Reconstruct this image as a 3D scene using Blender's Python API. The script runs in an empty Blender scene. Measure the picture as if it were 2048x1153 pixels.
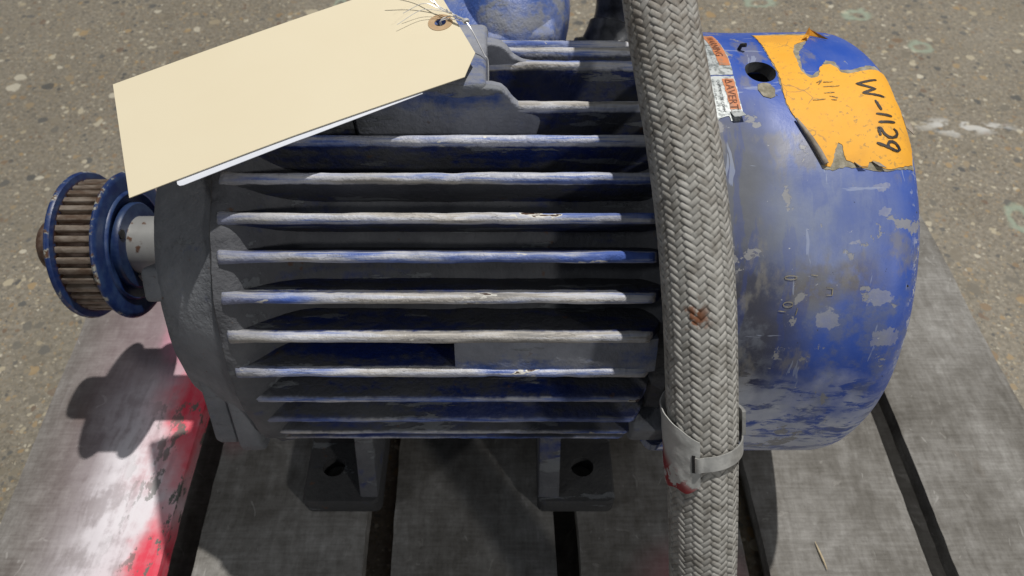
import bpy, bmesh, math, random
from mathutils import Vector, Matrix, noise
R_ = math.radians
random.seed(7)
sc = bpy.context.scene

# ------------------------------------------------------------------ camera
AX = .29          # height of the motor axis above the floor
PT = .125         # top of the pallet
cam = bpy.data.cameras.new('camera'); camo = bpy.data.objects.new('camera', cam)
sc.collection.objects.link(camo); sc.camera = camo
camo.location = (0, -.357, AX + .4106); camo.rotation_euler = (R_(37.5), 0, 0)
cam.sensor_width = 36; cam.lens = 24.61; cam.clip_start = .01; cam.clip_end = 60
cam.dof.use_dof = True; cam.dof.focus_distance = .39; cam.dof.aperture_fstop = 13.0

# ------------------------------------------------------------------ light: hall ambience and three ceiling lamps
w = bpy.data.worlds.new('World'); sc.world = w; w.use_nodes = True
bg = w.node_tree.nodes['Background']; bg.inputs[0].default_value = (.80, .88, 1, 1); bg.inputs[1].default_value = .105
def lamp(name, d, dist, size, power, col):
    l = bpy.data.lights.new(name, 'AREA'); l.shape = 'DISK'; l.size = size; l.energy = power; l.color = col
    o = bpy.data.objects.new(name, l); sc.collection.objects.link(o)
    d = Vector(d).normalized(); o.location = Vector((0, 0, .2)) + d * dist
    o.rotation_euler = d.to_track_quat('Z', 'Y').to_euler()
lamp('ceiling_lamp', (.195, .255, 1), 5, .085, 250, (1, .97, .92))
lamp('ceiling_lamp', (.85, -.85, .72), 5, .30, 44, (1, .98, .95))
lamp('ceiling_lamp', (-.90, -.42, .70), 5, .45, 16, (.94, .97, 1))
vs = sc.view_settings; vs.view_transform = 'Standard'; vs.look = 'None'; vs.exposure = 0; vs.gamma = 1
sc.render.engine = 'CYCLES'

# ------------------------------------------------------------------ material helper
class NT:
    def __init__(s, name):
        s.m = bpy.data.materials.new(name); s.m.use_nodes = True; s.t = s.m.node_tree
        s.b = s.t.nodes['Principled BSDF']
        s.pos = s.n('ShaderNodeNewGeometry').outputs['Position']
    def n(s, ty, **kw):
        k = s.t.nodes.new(ty)
        for a, v in kw.items(): setattr(k, a, v)
        return k
    def put(s, sock, v):
        if v is None: return
        if isinstance(v, bpy.types.NodeSocket): s.t.links.new(v, sock)
        else:
            if isinstance(v, (tuple, list)) and len(v) == 3 and sock.type == 'RGBA': v = (*v, 1)
            sock.default_value = v
    def math(s, op, a, b=None, c=None, clamp=False):
        k = s.n('ShaderNodeMath', operation=op, use_clamp=clamp)
        for i, v in enumerate((a, b, c)):
            s.put(k.inputs[i], v)
        return k.outputs[0]
    def mul(s, a, b): return s.math('MULTIPLY', a, b)
    def add(s, a, b): return s.math('ADD', a, b)
    def sub(s, a, b): return s.math('SUBTRACT', a, b)
    def mx(s, a, b): return s.math('MAXIMUM', a, b)
    def noise(s, scale, detail=4, vec=None, rough=.55, dist=0, out=0):
        k = s.n('ShaderNodeTexNoise'); s.put(k.inputs['Vector'], vec if vec is not None else s.pos)
        k.inputs['Scale'].default_value = scale; k.inputs['Detail'].default_value = detail
        k.inputs['Roughness'].default_value = rough; k.inputs['Distortion'].default_value = dist
        return k.outputs[out]
    def voro(s, scale, vec=None, feature='F1'):
        k = s.n('ShaderNodeTexVoronoi', feature=feature); s.put(k.inputs['Vector'], vec if vec is not None else s.pos)
        k.inputs['Scale'].default_value = scale; return k
    def step(s, v, lo, hi, a=0., b=1.):
        k = s.n('ShaderNodeMapRange', interpolation_type='SMOOTHSTEP'); s.put(k.inputs[0], v)
        for i, q in zip((1, 2, 3, 4), (lo, hi, a, b)): s.put(k.inputs[i], q)
        return k.outputs[0]
    def mix(s, f, a, b, mode='MIX'):
        k = s.n('ShaderNodeMix', data_type='RGBA', blend_type=mode); s.put(k.inputs[0], f)
        s.put(k.inputs[6], a); s.put(k.inputs[7], b); return k.outputs[2]
    def scalev(s, v, sc_):
        k = s.n('ShaderNodeVectorMath', operation='MULTIPLY'); s.put(k.inputs[0], v); k.inputs[1].default_value = sc_
        return k.outputs[0]
    def addv(s, a, b):
        k = s.n('ShaderNodeVectorMath', operation='ADD'); s.put(k.inputs[0], a); s.put(k.inputs[1], b); return k.outputs[0]
    def xyz(s, v=None):
        k = s.n('ShaderNodeSeparateXYZ'); s.put(k.inputs[0], v if v is not None else s.pos); return k.outputs
    def warp(s, scale, amp, vec=None):
        v = vec if vec is not None else s.pos
        c = s.noise(scale, 3, v, out=1)
        k = s.n('ShaderNodeVectorMath', operation='MULTIPLY_ADD'); s.put(k.inputs[0], c); k.inputs[1].default_value = (amp,)*3; s.put(k.inputs[2], v)
        return s.addv(k.outputs[0], (-amp/2,)*3)
    def ramp(s, v, stops):
        k = s.n('ShaderNodeValToRGB'); s.put(k.inputs[0], v); e = k.color_ramp.elements
        while len(e) < len(stops): e.new(.5)
        for q, (p, c) in zip(e, stops): q.position = p; q.color = (*c, 1)
        return k.outputs[0]
    def blob(s, p, c, rad, soft=.5, vec=None):
        """1 inside an ellipsoid round c (radii rad), falling off over the outer 'soft' part"""
        k = s.n('ShaderNodeVectorMath', operation='SUBTRACT'); s.put(k.inputs[0], p); k.inputs[1].default_value = c
        k2 = s.n('ShaderNodeVectorMath', operation='DIVIDE'); s.put(k2.inputs[0], k.outputs[0]); k2.inputs[1].default_value = rad
        k3 = s.n('ShaderNodeVectorMath', operation='LENGTH'); s.put(k3.inputs[0], k2.outputs[0])
        return s.step(k3.outputs['Value'], 1 - soft, 1 + soft * .3, 1., 0.)
    def bump(s, h, strength=.4, dist=.001):
        k = s.n('ShaderNodeBump'); k.inputs['Strength'].default_value = strength; k.inputs['Distance'].default_value = dist
        s.put(k.inputs['Height'], h); s.put(s.b.inputs['Normal'], k.outputs[0])
    def done(s, col, rough=.5, metal=0., spec=.5):
        s.put(s.b.inputs['Base Color'], col); s.put(s.b.inputs['Roughness'], rough); s.put(s.b.inputs['Metallic'], metal)
        s.put(s.b.inputs['Specular IOR Level'], spec); return s.m

def radius_from_axis(q):
    x, y, z = q.xyz()
    zz = q.sub(z, AX)
    return q.math('SQRT', q.add(q.mul(y, y), q.mul(zz, zz)))

# ---- cast iron in dusty blue paint (frame, fins, end bell, feet)
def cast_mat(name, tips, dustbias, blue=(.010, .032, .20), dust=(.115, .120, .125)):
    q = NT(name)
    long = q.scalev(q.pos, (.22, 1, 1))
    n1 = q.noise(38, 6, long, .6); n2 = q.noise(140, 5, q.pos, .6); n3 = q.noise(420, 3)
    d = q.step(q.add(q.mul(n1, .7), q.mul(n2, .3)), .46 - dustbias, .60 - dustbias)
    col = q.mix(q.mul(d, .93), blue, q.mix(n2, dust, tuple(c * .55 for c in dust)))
    # flaked primer, crisp edges
    fl = q.step(q.noise(60, 7, q.warp(90, .006, long), .65), .60, .615)
    col = q.mix(q.mul(fl, .8), col, (.16, .17, .18))
    # rust
    ru = q.step(q.noise(85, 5, q.addv(q.pos, (3, 1, 7))), .68, .72)
    col = q.mix(q.mul(ru, .7), col, (.10, .045, .02))
    if tips:
        r = radius_from_axis(q)
        t = q.step(q.add(r, q.mul(q.sub(n2, .5), .0035)), .1445, .1470)
        s1 = q.noise(60, 6, q.scalev(q.addv(q.pos, (1, 2, 3)), (.13, 2.2, 2.2)), .68)
        s1 = q.add(s1, q.mul(q.sub(q.noise(17, 2, q.scalev(q.addv(q.pos, (4, 1, 8)), (.5, 1.6, 1.6))), .52), .42))
        tip = q.ramp(s1, [(.38, (.06, .12, .42)), (.44, (.20, .26, .50)), (.49, (.42, .44, .54)), (.55, (.57, .575, .61)), (.61, (.46, .43, .39)), (.68, (.26, .25, .24))])
        chip = q.step(q.noise(75, 4, q.warp(120, .004, q.scalev(q.addv(q.pos, (5, 9, 2)), (.4, 1, 1)))), .655, .665)
        tip = q.mix(chip, tip, (.70, .68, .62))
        chip2 = q.step(q.noise(75, 4, q.warp(120, .004, q.scalev(q.addv(q.pos, (5, 9, 2)), (.4, 1, 1)))), .685, .69)
        tip = q.mix(chip2, tip, (.07, .035, .02))
        xx = q.xyz()[0]
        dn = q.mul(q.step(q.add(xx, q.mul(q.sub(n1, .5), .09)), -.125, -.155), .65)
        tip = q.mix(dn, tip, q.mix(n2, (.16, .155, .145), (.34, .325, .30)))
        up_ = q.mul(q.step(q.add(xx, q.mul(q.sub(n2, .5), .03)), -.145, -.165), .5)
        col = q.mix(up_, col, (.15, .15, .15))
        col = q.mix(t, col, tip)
    n4 = q.noise(19, 4, q.addv(q.pos, (6, 6, 6)))
    col = q.mix(q.step(n4, .42, .66, 0., .30), col, tuple(c * 1.7 for c in dust))
    q.bump(q.add(q.add(n2, q.mul(n3, .6)), q.mul(fl, .45)), .65, .0016)
    return q.done(col, q.step(d, 0, 1, .42, .8), 0, .4)
M_FIN = cast_mat('blue_cast_iron_worn_tips', True, .05, blue=(.007, .020, .115), dust=(.072, .074, .078))
M_CAST = cast_mat('blue_cast_iron_dusty', False, .13, blue=(.008, .022, .12), dust=(.128, .130, .134))
M_BELL = cast_mat('blue_cast_iron_grey_dust', False, .165, blue=(.02, .04, .13), dust=(.205, .213, .225))
M_BOSS = cast_mat('blue_cast_iron_patchy', False, .09, blue=(.03, .07, .24), dust=(.27, .28, .31))
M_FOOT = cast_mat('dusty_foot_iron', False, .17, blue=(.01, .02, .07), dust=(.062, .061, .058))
M_BOX = cast_mat('blue_cast_iron_bright', False, .0, blue=(.05, .105, .34), dust=(.27, .28, .31))

# ---- sheet steel fan cover
def cover_mat():
    q = NT('blue_enamel_scuffed')
    x, y, z = q.xyz()
    n1 = q.noise(26, 6, q.pos, .6); n2 = q.noise(110, 6, q.pos, .65); n3 = q.noise(500, 2)
    vert = q.noise(60, 5, q.scalev(q.pos, (1.5, .35, .35)), .6)
    blue = q.mix(n1, (.016, .070, .40), (.035, .105, .48))
    # chalky film over most of the middle
    film = q.step(q.add(q.mul(n1, .6), q.mul(vert, .4)), .36, .66)
    wpos = q.warp(30, .03)
    def at(xx, th): return (xx, -.155 * math.cos(R_(th)), AX + .155 * math.sin(R_(th)))
    core = q.blob(wpos, at(.160, 55), (.058, .075, .060), .7)
    col = q.mix(q.mul(film, .30), blue, (.16, .20, .36))
    col = q.mix(q.mul(core, q.add(.55, q.mul(film, .42))), col, q.mix(n2, (.27, .305, .40), (.20, .235, .34)))
    # grey dirt along the hose side, then the hose's shadow painted in below it
    g = q.blob(wpos, at(.124, 62), (.038, .075, .065), .75)
    col = q.mix(q.mul(g, .9), col, q.mix(n2, (.095, .100, .108), (.17, .175, .18)))
    hose_shadow = q.blob(wpos, at(.126, 27), (.048, .065, .085), .65)
    col = q.mix(q.mul(hose_shadow, .95), col, q.mix(n2, (.030, .032, .045), (.075, .072, .075)))
    # brown stains, broken
    br = q.mx(q.blob(wpos, at(.166, 40), (.026, .022, .014), .7), q.blob(wpos, at(.190, 42), (.022, .018, .012), .8))
    br = q.mul(br, q.step(q.add(q.mul(n1, .5), q.mul(n2, .5)), .40, .56))
    col = q.mix(q.mul(br, .85), col, (.15, .135, .115))
    mot_ = q.mul(q.step(q.add(q.mul(q.noise(34, 7, q.addv(q.pos, (9, 2, 5)), .68), .6), q.mul(n2, .4)), .47, .60), q.step(z, AX + .135, AX + .10))
    col = q.mix(q.mul(mot_, .55), col, (.17, .19, .235))
    for c_, r_ in ((at(.205, 38), (.012, .010, .008)), (at(.215, 29), (.016, .012, .010)), (at(.208, 56), (.007, .006, .006)), (at(.205, 61), (.009, .006, .005)), (at(.190, 50), (.007, .004, .004)), (at(.178, 33), (.012, .012, .009))):
        k = q.step(q.mul(q.blob(q.warp(150, .014), c_, tuple(g_ * 1.05 for g_ in r_), .95), q.add(.1, q.mul(q.noise(170, 6, q.addv(q.pos, (3, 8, 1)), .75), 1.2))), .38, .46)
        col = q.mix(q.mul(k, .48), col, q.mix(n2, (.30, .30, .29), (.50, .50, .50)))
    # dribbled blue and tan streaks
    stk = q.mul(q.step(vert, .56, .62), q.step(z, AX + .02, AX + .09))
    col = q.mix(q.mul(stk, .22), col, (.015, .06, .36))
    tan = q.mul(q.step(q.noise(45, 6, q.addv(q.scalev(q.pos, (1, .5, .5)), (4, 4, 4)), .62), .54, .64), .6)
    col = q.mix(tan, col, (.22, .21, .19))
    # pale scraped belly
    low = q.step(q.add(z, q.mul(q.sub(q.noise(24, 5), .5), .13)), AX + .060, AX + .005)
    scr = q.step(q.noise(70, 8, q.warp(60, .02, q.scalev(q.pos, (.6, 1, 1.5))), .7), .42, .52)
    col = q.mix(q.mul(low, q.mul(scr, .92)), col, q.mix(n2, (.74, .75, .80), (.42, .47, .58)))
    # flakes: grey primer islands
    v = q.noise(48, 8, q.warp(70, .012), .62)
    fl = q.step(v, .615, .625)
    col = q.mix(q.mul(fl, .85), col, q.mix(n2, (.22, .22, .22), (.36, .36, .37)))
    fl2 = q.step(q.noise(150, 5, q.addv(q.warp(120, .006), (2, 3, 1)), .6), .70, .715)
    col = q.mix(fl2, col, (.50, .51, .52))
    # dark pits
    pit = q.step(q.noise(210, 2, q.addv(q.pos, (8, 1, 3))), .745, .76)
    col = q.mix(pit, col, (.02, .022, .03))
    # chipped rim
    rim = q.mul(q.step(x, .222, .232), q.step(q.noise(120, 6, q.pos, .7), .56, .60))
    col = q.mix(rim, col, (.50, .52, .55))
    # fine scratches
    s1 = q.step(q.noise(70, 3, q.scalev(q.warp(20, .01), (.25, 3.2, 3.2)), .6), .672, .70)
    s2 = q.step(q.noise(60, 3, q.addv(q.scalev(q.warp(15, .02), (3.5, .4, .4)), (7, 7, 7)), .6), .68, .70)
    col = q.mix(q.mul(q.mx(s1, s2), .45), col, (.38, .43, .56))
    h = q.add(q.mul(n2, .5), q.add(q.mul(fl, -.5), q.mul(n3, .12)))
    q.bump(q.add(h, q.mul(q.noise(20, 2), 1.2)), .35, .0009)
    dirt_and_shade = q.mx(q.mx(g, hose_shadow), q.mul(low, scr))
    return q.done(col, q.add(q.step(dirt_and_shade, 0, 1, .36, .75), q.mul(film, .14)), 0, .45)
M_COVER = cover_mat()

def simple(name, c1, c2, scale=80, rough=.5, metal=0., bump=.3, dist=.0006, spec=.5, lo=.35, hi=.65, stretch=None):
    q = NT(name); v = q.scalev(q.pos, stretch) if stretch else q.pos
    n = q.noise(scale, 6, v, .62)
    q.bump(q.add(n, q.mul(q.noise(scale * 5, 3), .4)), bump, dist)
    return q.done(q.mix(q.step(n, lo, hi), c1, c2), rough, metal, spec)
M_PULLEY = simple('blue_painted_steel', (.007, .020, .085), (.026, .052, .125), 95, .42, 0, .3)
def flange_mat():
    q = NT('blue_flange_rusty_edge')
    x, y, z = q.xyz(); r = radius_from_axis(q)
    n = q.noise(90, 6, q.pos, .65); n2 = q.noise(260, 5)
    col = q.mix(q.step(n, .35, .65), (.008, .024, .11), (.028, .058, .15))
    e = q.mul(q.step(r, .0550, .0563), q.step(n, .50, .56))
    col = q.mix(e, col, q.mix(q.step(n2, .45, .55), (.10, .05, .025), (.34, .34, .30)))
    i = q.mul(q.step(r, .0525, .0495), q.step(n2, .35, .5))
    col = q.mix(q.mul(i, q.step(x, -.306, -.31)), col, (.055, .028, .016))
    q.bump(n2, .4, .0006)
    return q.done(col, .42)
M_FLANGE = flange_mat()
M_TOOTH = simple('rusty_tooth_steel', (.10, .062, .040), (.27, .23, .19), 160, .45, .35, .5, .0005, .5, .3, .7, (.4, 1, 1))
M_RUST = simple('rusty_steel', (.07, .035, .02), (.16, .11, .085), 120, .55, .2, .5)
def shaft_mat():
    q = NT('bare_shaft_steel')
    n = q.noise(120, 5, q.scalev(q.pos, (1, .5, .5)), .6); rs = q.step(q.noise(110, 5, q.addv(q.pos, (1, 5, 2))), .60, .66)
    col = q.mix(q.mul(rs, .9), q.mix(n, (.30, .30, .29), (.42, .42, .41)), (.13, .055, .025))
    q.bump(q.add(n, rs), .25, .0004)
    return q.done(col, .42, .35)
M_SHAFT = shaft_mat()

def strand_mat():
    q = NT('tinned_wire_braid')
    uv = q.n('ShaderNodeUVMap').outputs[0]; u = q.xyz(uv)
    wv = q.math('SINE', q.mul(u[1], 2 * math.pi * 7))
    n1 = q.noise(16, 4); n2 = q.noise(130, 5, q.pos, .6); n3 = q.noise(900, 2)
    col = q.mix(n1, (.38, .37, .345), (.49, .48, .445))
    col = q.mix(q.step(n2, .40, .68, 0, .75), col, (.20, .185, .16))
    z = q.xyz()[2]
    up = q.mul(q.step(z, .44, .50), q.step(n2, .3, .6))
    col = q.mix(q.mul(up, .35), col, (.20, .155, .115))
    ru = q.mul(q.step(n2, .50, .60), q.blob(q.warp(60, .01), (.0925, -.150, .407), (.009, .012, .014), .6))
    col = q.mix(ru, col, (.20, .075, .03))
    col = q.mix(q.step(wv, -.9, .2, .22, 0.), col, (.08, .075, .07))
    q.bump(q.add(q.mul(wv, .5), n3), .55, .00022)
    return q.done(col, .6, .12, .4)
M_STRAND = strand_mat()
M_CORE = simple('dark_hose_core', (.03, .03, .03), (.06, .058, .055), 200, .8)
M_ELBOW = simple('black_fitting', (.018, .019, .02), (.07, .072, .075), 90, .35, .2, .3)

# ---- paper and stickers
def card_mat():
    q = NT('manila_card'); n = q.noise(900, 3); n1 = q.noise(14, 3)
    q.bump(n, .06, .0002)
    return q.done(q.mix(n1, (.70, .615, .44), (.735, .66, .49)), .75, 0, .25)
M_CARD = card_mat()
M_RING = simple('kraft_ring', (.42, .28, .15), (.48, .33, .19), 200, .7, 0, .1)
M_SHEET = simple('white_sheet', (.66, .69, .76), (.72, .74, .80), 60, .6, 0, .02)
M_WIRE = simple('steel_wire', (.62, .62, .62), (.74, .74, .74), 200, .3, .25, .05)
def sticker_mat():
    q = NT('orange_sticker_worn')
    n1 = q.noise(70, 6, q.pos, .65); n2 = q.noise(330, 5, q.pos, .6)
    col = q.mix(n1, (.82, .375, .030), (.88, .45, .055))
    sp = q.mul(q.step(n2, .565, .62), q.step(n1, .42, .58))
    col = q.mix(q.mul(sp, .7), col, (.36, .23, .08))
    col = q.mix(q.step(q.noise(30, 5, q.addv(q.pos, (2, 2, 9))), .48, .68, 0, .45), col, (.62, .30, .05))
    cr = q.voro(85, q.warp(60, .008), 'DISTANCE_TO_EDGE').outputs[0]
    k = q.mul(q.step(cr, .035, .0), q.step(q.noise(24, 3), .56, .62))
    col = q.mix(q.mul(k, .7), col, (.26, .18, .09))
    q.bump(n1, .3, .0006)
    return q.done(col, .6, 0, .3)
M_STICK = sticker_mat()
M_ADH = simple('sticker_residue', (.20, .18, .13), (.36, .33, .26), 190, .85, 0, .6, .0008)
M_INK = simple('black_marker_ink', (.018, .014, .012), (.07, .045, .025), 420, .6, 0, .1, lo=.45, hi=.75)
M_INKOLD = simple('faded_marker_ink', (.16, .10, .035), (.60, .35, .05), 500, .6, 0, .1, lo=.4, hi=.62)
M_SILVER = simple('worn_silver_label', (.52, .55, .55), (.20, .22, .22), 260, .5, .25, .4, .0005, lo=.45, hi=.62)
M_ORANGE = simple('faded_orange_print', (.60, .21, .08), (.36, .20, .13), 200, .6, 0, .3, lo=.45, hi=.68)
M_PRINT = simple('grey_print', (.05, .05, .055), (.22, .24, .24), 420, .7, 0, .1, lo=.5, hi=.68)
M_PRINTR = simple('brown_print', (.13, .045, .025), (.40, .16, .08), 420, .7, 0, .1, lo=.5, hi=.7)
M_CURL = simple('grey_paper_back', (.20, .17, .135), (.34, .30, .25), 150, .8, 0, .2)
def plate_mat():
    q = NT('painted_plate_red_chips')
    n = q.noise(85, 6, q.warp(70, .012), .6); n2 = q.noise(240, 5)
    col = q.mix(n2, (.36, .36, .345), (.50, .50, .48))
    z = q.xyz()[2]
    red = q.mul(q.step(n, .475, .51), q.step(z, .347, .338))
    col = q.mix(red, col, (.26, .025, .03))
    q.bump(q.add(n2, q.mul(red, -.6)), .5, .0008)
    return q.done(col, .5, .2)
M_PLATE = plate_mat()
M_STRAP = simple('dull_steel_strap', (.34, .34, .33), (.48, .48, .46), 150, .45, .4, .3)
M_BLACK = simple('black_rubber', (.008, .008, .009), (.02, .02, .02), 100, .7)
M_FAN = simple('grey_fan_plastic', (.05, .052, .055), (.14, .145, .15), 90, .7)

# ---- pallet wood
def wood_mat(name, paint):
    q = NT(name)
    x, y, z = q.xyz()
    gv = q.scalev(q.warp(12, .02), (1, .06, 1))
    grain = q.noise(180, 6, gv, .6); saw = q.noise(200, 3, q.scalev(q.pos, (.1, 2.2, 1)), .5)
    n1 = q.noise(11, 5, q.pos, .6); n2 = q.noise(70, 6, q.pos, .6)
    v = q.add(q.add(q.mul(grain, .17), q.mul(saw, .13)), q.add(q.mul(n1, .42), q.mul(n2, .28)))
    col = q.ramp(v, [(.34, (.084, .076, .065)), (.46, (.150, .141, .127)), (.54, (.212, .203, .188)), (.66, (.335, .326, .31))])
    st = q.step(q.noise(24, 5, q.scalev(q.addv(q.pos, (3, 3, 0)), (1, .5, 1))), .62, .74)
    col = q.mix(q.mul(st, .4), col, (.10, .075, .05))
    scr = q.step(q.noise(70, 3, q.scalev(q.warp(9, .12), (2.4, .35, 1)), .5), .69, .71)
    col = q.mix(q.mul(scr, .5), col, (.36, .35, .33))
    s3 = q.step(q.noise(55, 4, q.scalev(q.addv(q.warp(7, .25), (1, 5, 0)), (2.0, 1.1, 1)), .6), .655, .70)
    col = q.mix(q.mul(s3, .35), col, (.34, .325, .30))
    fine = q.noise(420, 4, q.scalev(q.pos, (1, .30, 1)), .7); fine2 = q.noise(420, 4, q.scalev(q.pos, (.30, 1, 1)), .7)
    col = q.mix(1., col, q.ramp(q.add(q.mul(fine, .5), q.mul(fine2, .5)), [(.36, (.80, .79, .78)), (.50, (1, 1, 1)), (.66, (1.14, 1.14, 1.14))]), 'MULTIPLY')
    if paint:
        ex = q.sub(-.2815, q.add(x, q.mul(q.add(y, .1815), .028)))        # distance from the board's inner edge
        pn = q.noise(38, 7, q.pos, .65); pw = q.noise(9, 3, q.addv(q.pos, (2, 0, 0)))
        wear = q.step(q.add(q.mul(grain, .35), q.mul(pn, .65)), .40, .56)
        haze = q.mul(q.step(ex, .165, .03), q.step(y, -.30, .02, .25, 1.))
        col = q.mix(q.mul(haze, .42), col, (.46, .30, .36))
        wh = q.mul(q.step(q.add(ex, q.mul(q.sub(pw, .5), .05)), .105, .025), q.step(q.add(y, q.mul(q.sub(pn, .5), .12)), .02, -.05))
        col = q.mix(q.mul(wh, q.add(.45, q.mul(wear, .55))), col, (.76, .71, .76))
        edge = q.add(ex, q.mul(q.sub(pw, .5), .075))
        seg = q.step(q.noise(6.0, 1, q.scalev(q.addv(q.pos, (0, .11, 0)), (.2, 1.6, 1))), .42, .55)
        rd = q.mul(q.mul(q.step(edge, .056, .014), q.add(.45, q.mul(wear, .55))), q.add(.25, q.mul(seg, .75)))
        col = q.mix(q.mul(rd, .96), col, q.mix(pw, (.74, .045, .07), (.80, .10, .15)))
        pos_w = q.warp(45, .035)
        b1 = q.mx(q.blob(pos_w, (-.292, -.045, PT), (.023, .060, .1), .6), q.blob(pos_w, (-.288, -.200, PT), (.022, .060, .1), .6))
        b2 = q.blob(pos_w, (-.320, -.130, PT), (.040, .085, .1), .75)
        pk2 = q.blob(pos_w, (-.310, .030, PT), (.034, .07, .1), .7)
        col = q.mix(q.mul(pk2, q.add(.4, q.mul(wear, .4))), col, (.72, .34, .45))
        col = q.mix(q.mul(b2, q.add(.30, q.mul(wear, .68))), col, (.80, .76, .80))
        col = q.mix(q.mul(b1, q.add(.70, q.mul(wear, .28))), col, q.mix(pw, (.70, .030, .055), (.84, .09, .15)))
        bare = q.mul(q.step(q.noise(75, 6, q.scalev(q.pos, (1, .45, 1)), .66), .565, .58), q.step(ex, .060, .0))
        col = q.mix(bare, col, (.155, .16, .145))
    else:
        pk = q.mx(q.blob(q.pos, (-.245, -.065, PT), (.018, .035, .05), .9), q.blob(q.pos, (.145, -.205, PT), (.05, .035, .05), .9))
        col = q.mix(q.mul(pk, .55), col, (.42, .13, .15))
    q.bump(q.add(q.mul(grain, .35), q.add(q.mul(saw, .2), q.mul(n2, .5))), .5, .0013)
    return q.done(col, .75, 0, .3)
M_WOOD = wood_mat('weathered_grey_board', False)
M_WOODP = wood_mat('spray_painted_board', True)

# ---- floor: ground concrete with exposed aggregate
def floor_mat():
    q = NT('ground_concrete')
    w_ = q.warp(26, .012)
    n1 = q.noise(2.2, 5); n2 = q.noise(160, 5, q.pos, .65); n3 = q.noise(14, 5)
    col = q.mix(n3, (.235, .208, .164), (.31, .278, .225))
    col = q.mix(q.step(n2, .35, .68), col, (.15, .131, .10))
    for sc_, lo, hi, off, amt, wp in ((420, .10, .50, 0, .65, .003), (210, .06, .46, 3, .8, .005), (105, .0, .46, 7, .85, .008), (58, -.1, .44, 5, .9, .014), (36, -.25, .38, 9, .85, .022)):
        v = q.voro(sc_, q.addv(q.warp(sc_ * .9, wp), (off, off * .7, 0)))
        cx = q.xyz(v.outputs['Color'])
        th = q.math('MULTIPLY_ADD', cx[0], hi - lo, lo)
        ed = q.sub(th, v.outputs['Distance'])
        mk = q.step(ed, 0., .05)
        sc = q.ramp(cx[1], [(0, (.065, .068, .070)), (.13, (.11, .11, .105)), (.26, (.19, .165, .125)), (.50, (.26, .225, .165)), (.64, (.36, .25, .125)), (.75, (.15, .10, .07)), (.86, (.44, .38, .26)), (1, (.56, .52, .42))])
        col = q.mix(q.mul(mk, amt), col, sc)
    # pale scuffs of old paint
    p1 = q.mul(q.blob(q.warp(12, .06), (.70, .49, 0), (.09, .022, .1), .6), q.step(q.noise(60, 6, q.scalev(q.pos, (.5, 1, 1))), .46, .56))
    col = q.mix(q.mul(p1, .75), col, (.62, .62, .60))
    for c_, r_ in (((-.315, .83, 0), (.014, .03, .1)), ((.456, .84, 0), (.035, .016, .1)), ((.70, .70, 0), (.022, .02, .1)), ((.695, .30, 0), (.02, .03, .1)), ((.62, .80, 0), (.03, .02, .1))):
        b = q.blob(q.warp(40, .03), c_, r_, .3); b2 = q.blob(q.warp(40, .03), c_, tuple(k * .55 for k in r_), .4)
        col = q.mix(q.mul(q.math('SUBTRACT', b, b2, clamp=True), .55), col, (.34, .44, .34))
    col = q.mix(q.step(n1, .35, .70, 0, .22), col, (.30, .275, .225))
    q.bump(n2, .15, .0006)
    return q.done(col, q.step(n3, .3, .7, .38, .55), 0, .5)
M_FLOOR = floor_mat()

# ------------------------------------------------------------------ mesh helpers
col0 = sc.collection
def empty(name, loc, label, cat, group=None):
    o = bpy.data.objects.new(name, None); col0.objects.link(o); o.location = loc; o.empty_display_size = .02
    o['label'] = label; o['category'] = cat
    if group: o['group'] = group
    bpy.context.view_layer.update()
    return o
def wloc(o):
    v = Vector((0, 0, 0))
    while o: v += o.location; o = o.parent
    return v
def sharp(bm, ang=38):
    for f in bm.faces: f.smooth = True
    for e in bm.edges:
        if len(e.link_faces) == 2 and e.calc_face_angle(0) > R_(ang): e.smooth = False
def obj(name, bm, mat, parent=None, ang=38, mesh=None, norm=True):
    """link a bmesh given in world coordinates as one object under parent"""
    if mesh is None:
        if norm: bmesh.ops.recalc_face_normals(bm, faces=bm.faces)
        sharp(bm, ang); mesh = bpy.data.meshes.new(name); bm.to_mesh(mesh); bm.free(); mesh.materials.append(mat)
    o = bpy.data.objects.new(name, mesh); col0.objects.link(o)
    if parent: o.parent = parent; o.location = -wloc(parent)
    return o
def turned(name, mesh, parent, rho):
    """a shared mesh modelled round the X axis, turned by rho about the motor axis"""
    o = bpy.data.objects.new(name, mesh); col0.objects.link(o); o.parent = parent
    o.location = Vector((0, 0, AX)) - wloc(parent); o.rotation_euler = (rho, 0, 0); return o
def mesh_of(name, bm, mat, ang=38):
    bmesh.ops.recalc_face_normals(bm, faces=bm.faces); sharp(bm, ang)
    m = bpy.data.meshes.new(name); bm.to_mesh(m); bm.free(); m.materials.append(mat); return m
def jit(p, sc_, amp): return noise.noise(Vector(p) * sc_) * amp
def lathe(prof, seg=96, amp=0., sc_=30, cz=AX, a0=0., a1=360., bm=None):
    bm = bm or bmesh.new(); full = abs(a1 - a0) > 359.9
    n = seg if full else seg + 1; rows = []
    for (x, r) in prof:
        row = []
        for i in range(n):
            t = R_(a0 + (a1 - a0) * i / seg); rr = r
            p = (x, -r * math.cos(t), r * math.sin(t))
            if amp: rr += jit(p, sc_, amp) + jit(p, sc_ * 4, amp * .35)
            row.append(bm.verts.new((x, -rr * math.cos(t), cz + rr * math.sin(t))))
        rows.append(row)
    for a, b in zip(rows, rows[1:]):
        for i in range(n if full else n - 1):
            j = (i + 1) % n; bm.faces.new((a[i], a[j], b[j], b[i]))
    if full:
        for row in (rows[0], rows[-1]):
            if prof[0][1] > 1e-5: bm.faces.new(row)
    return bm
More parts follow.
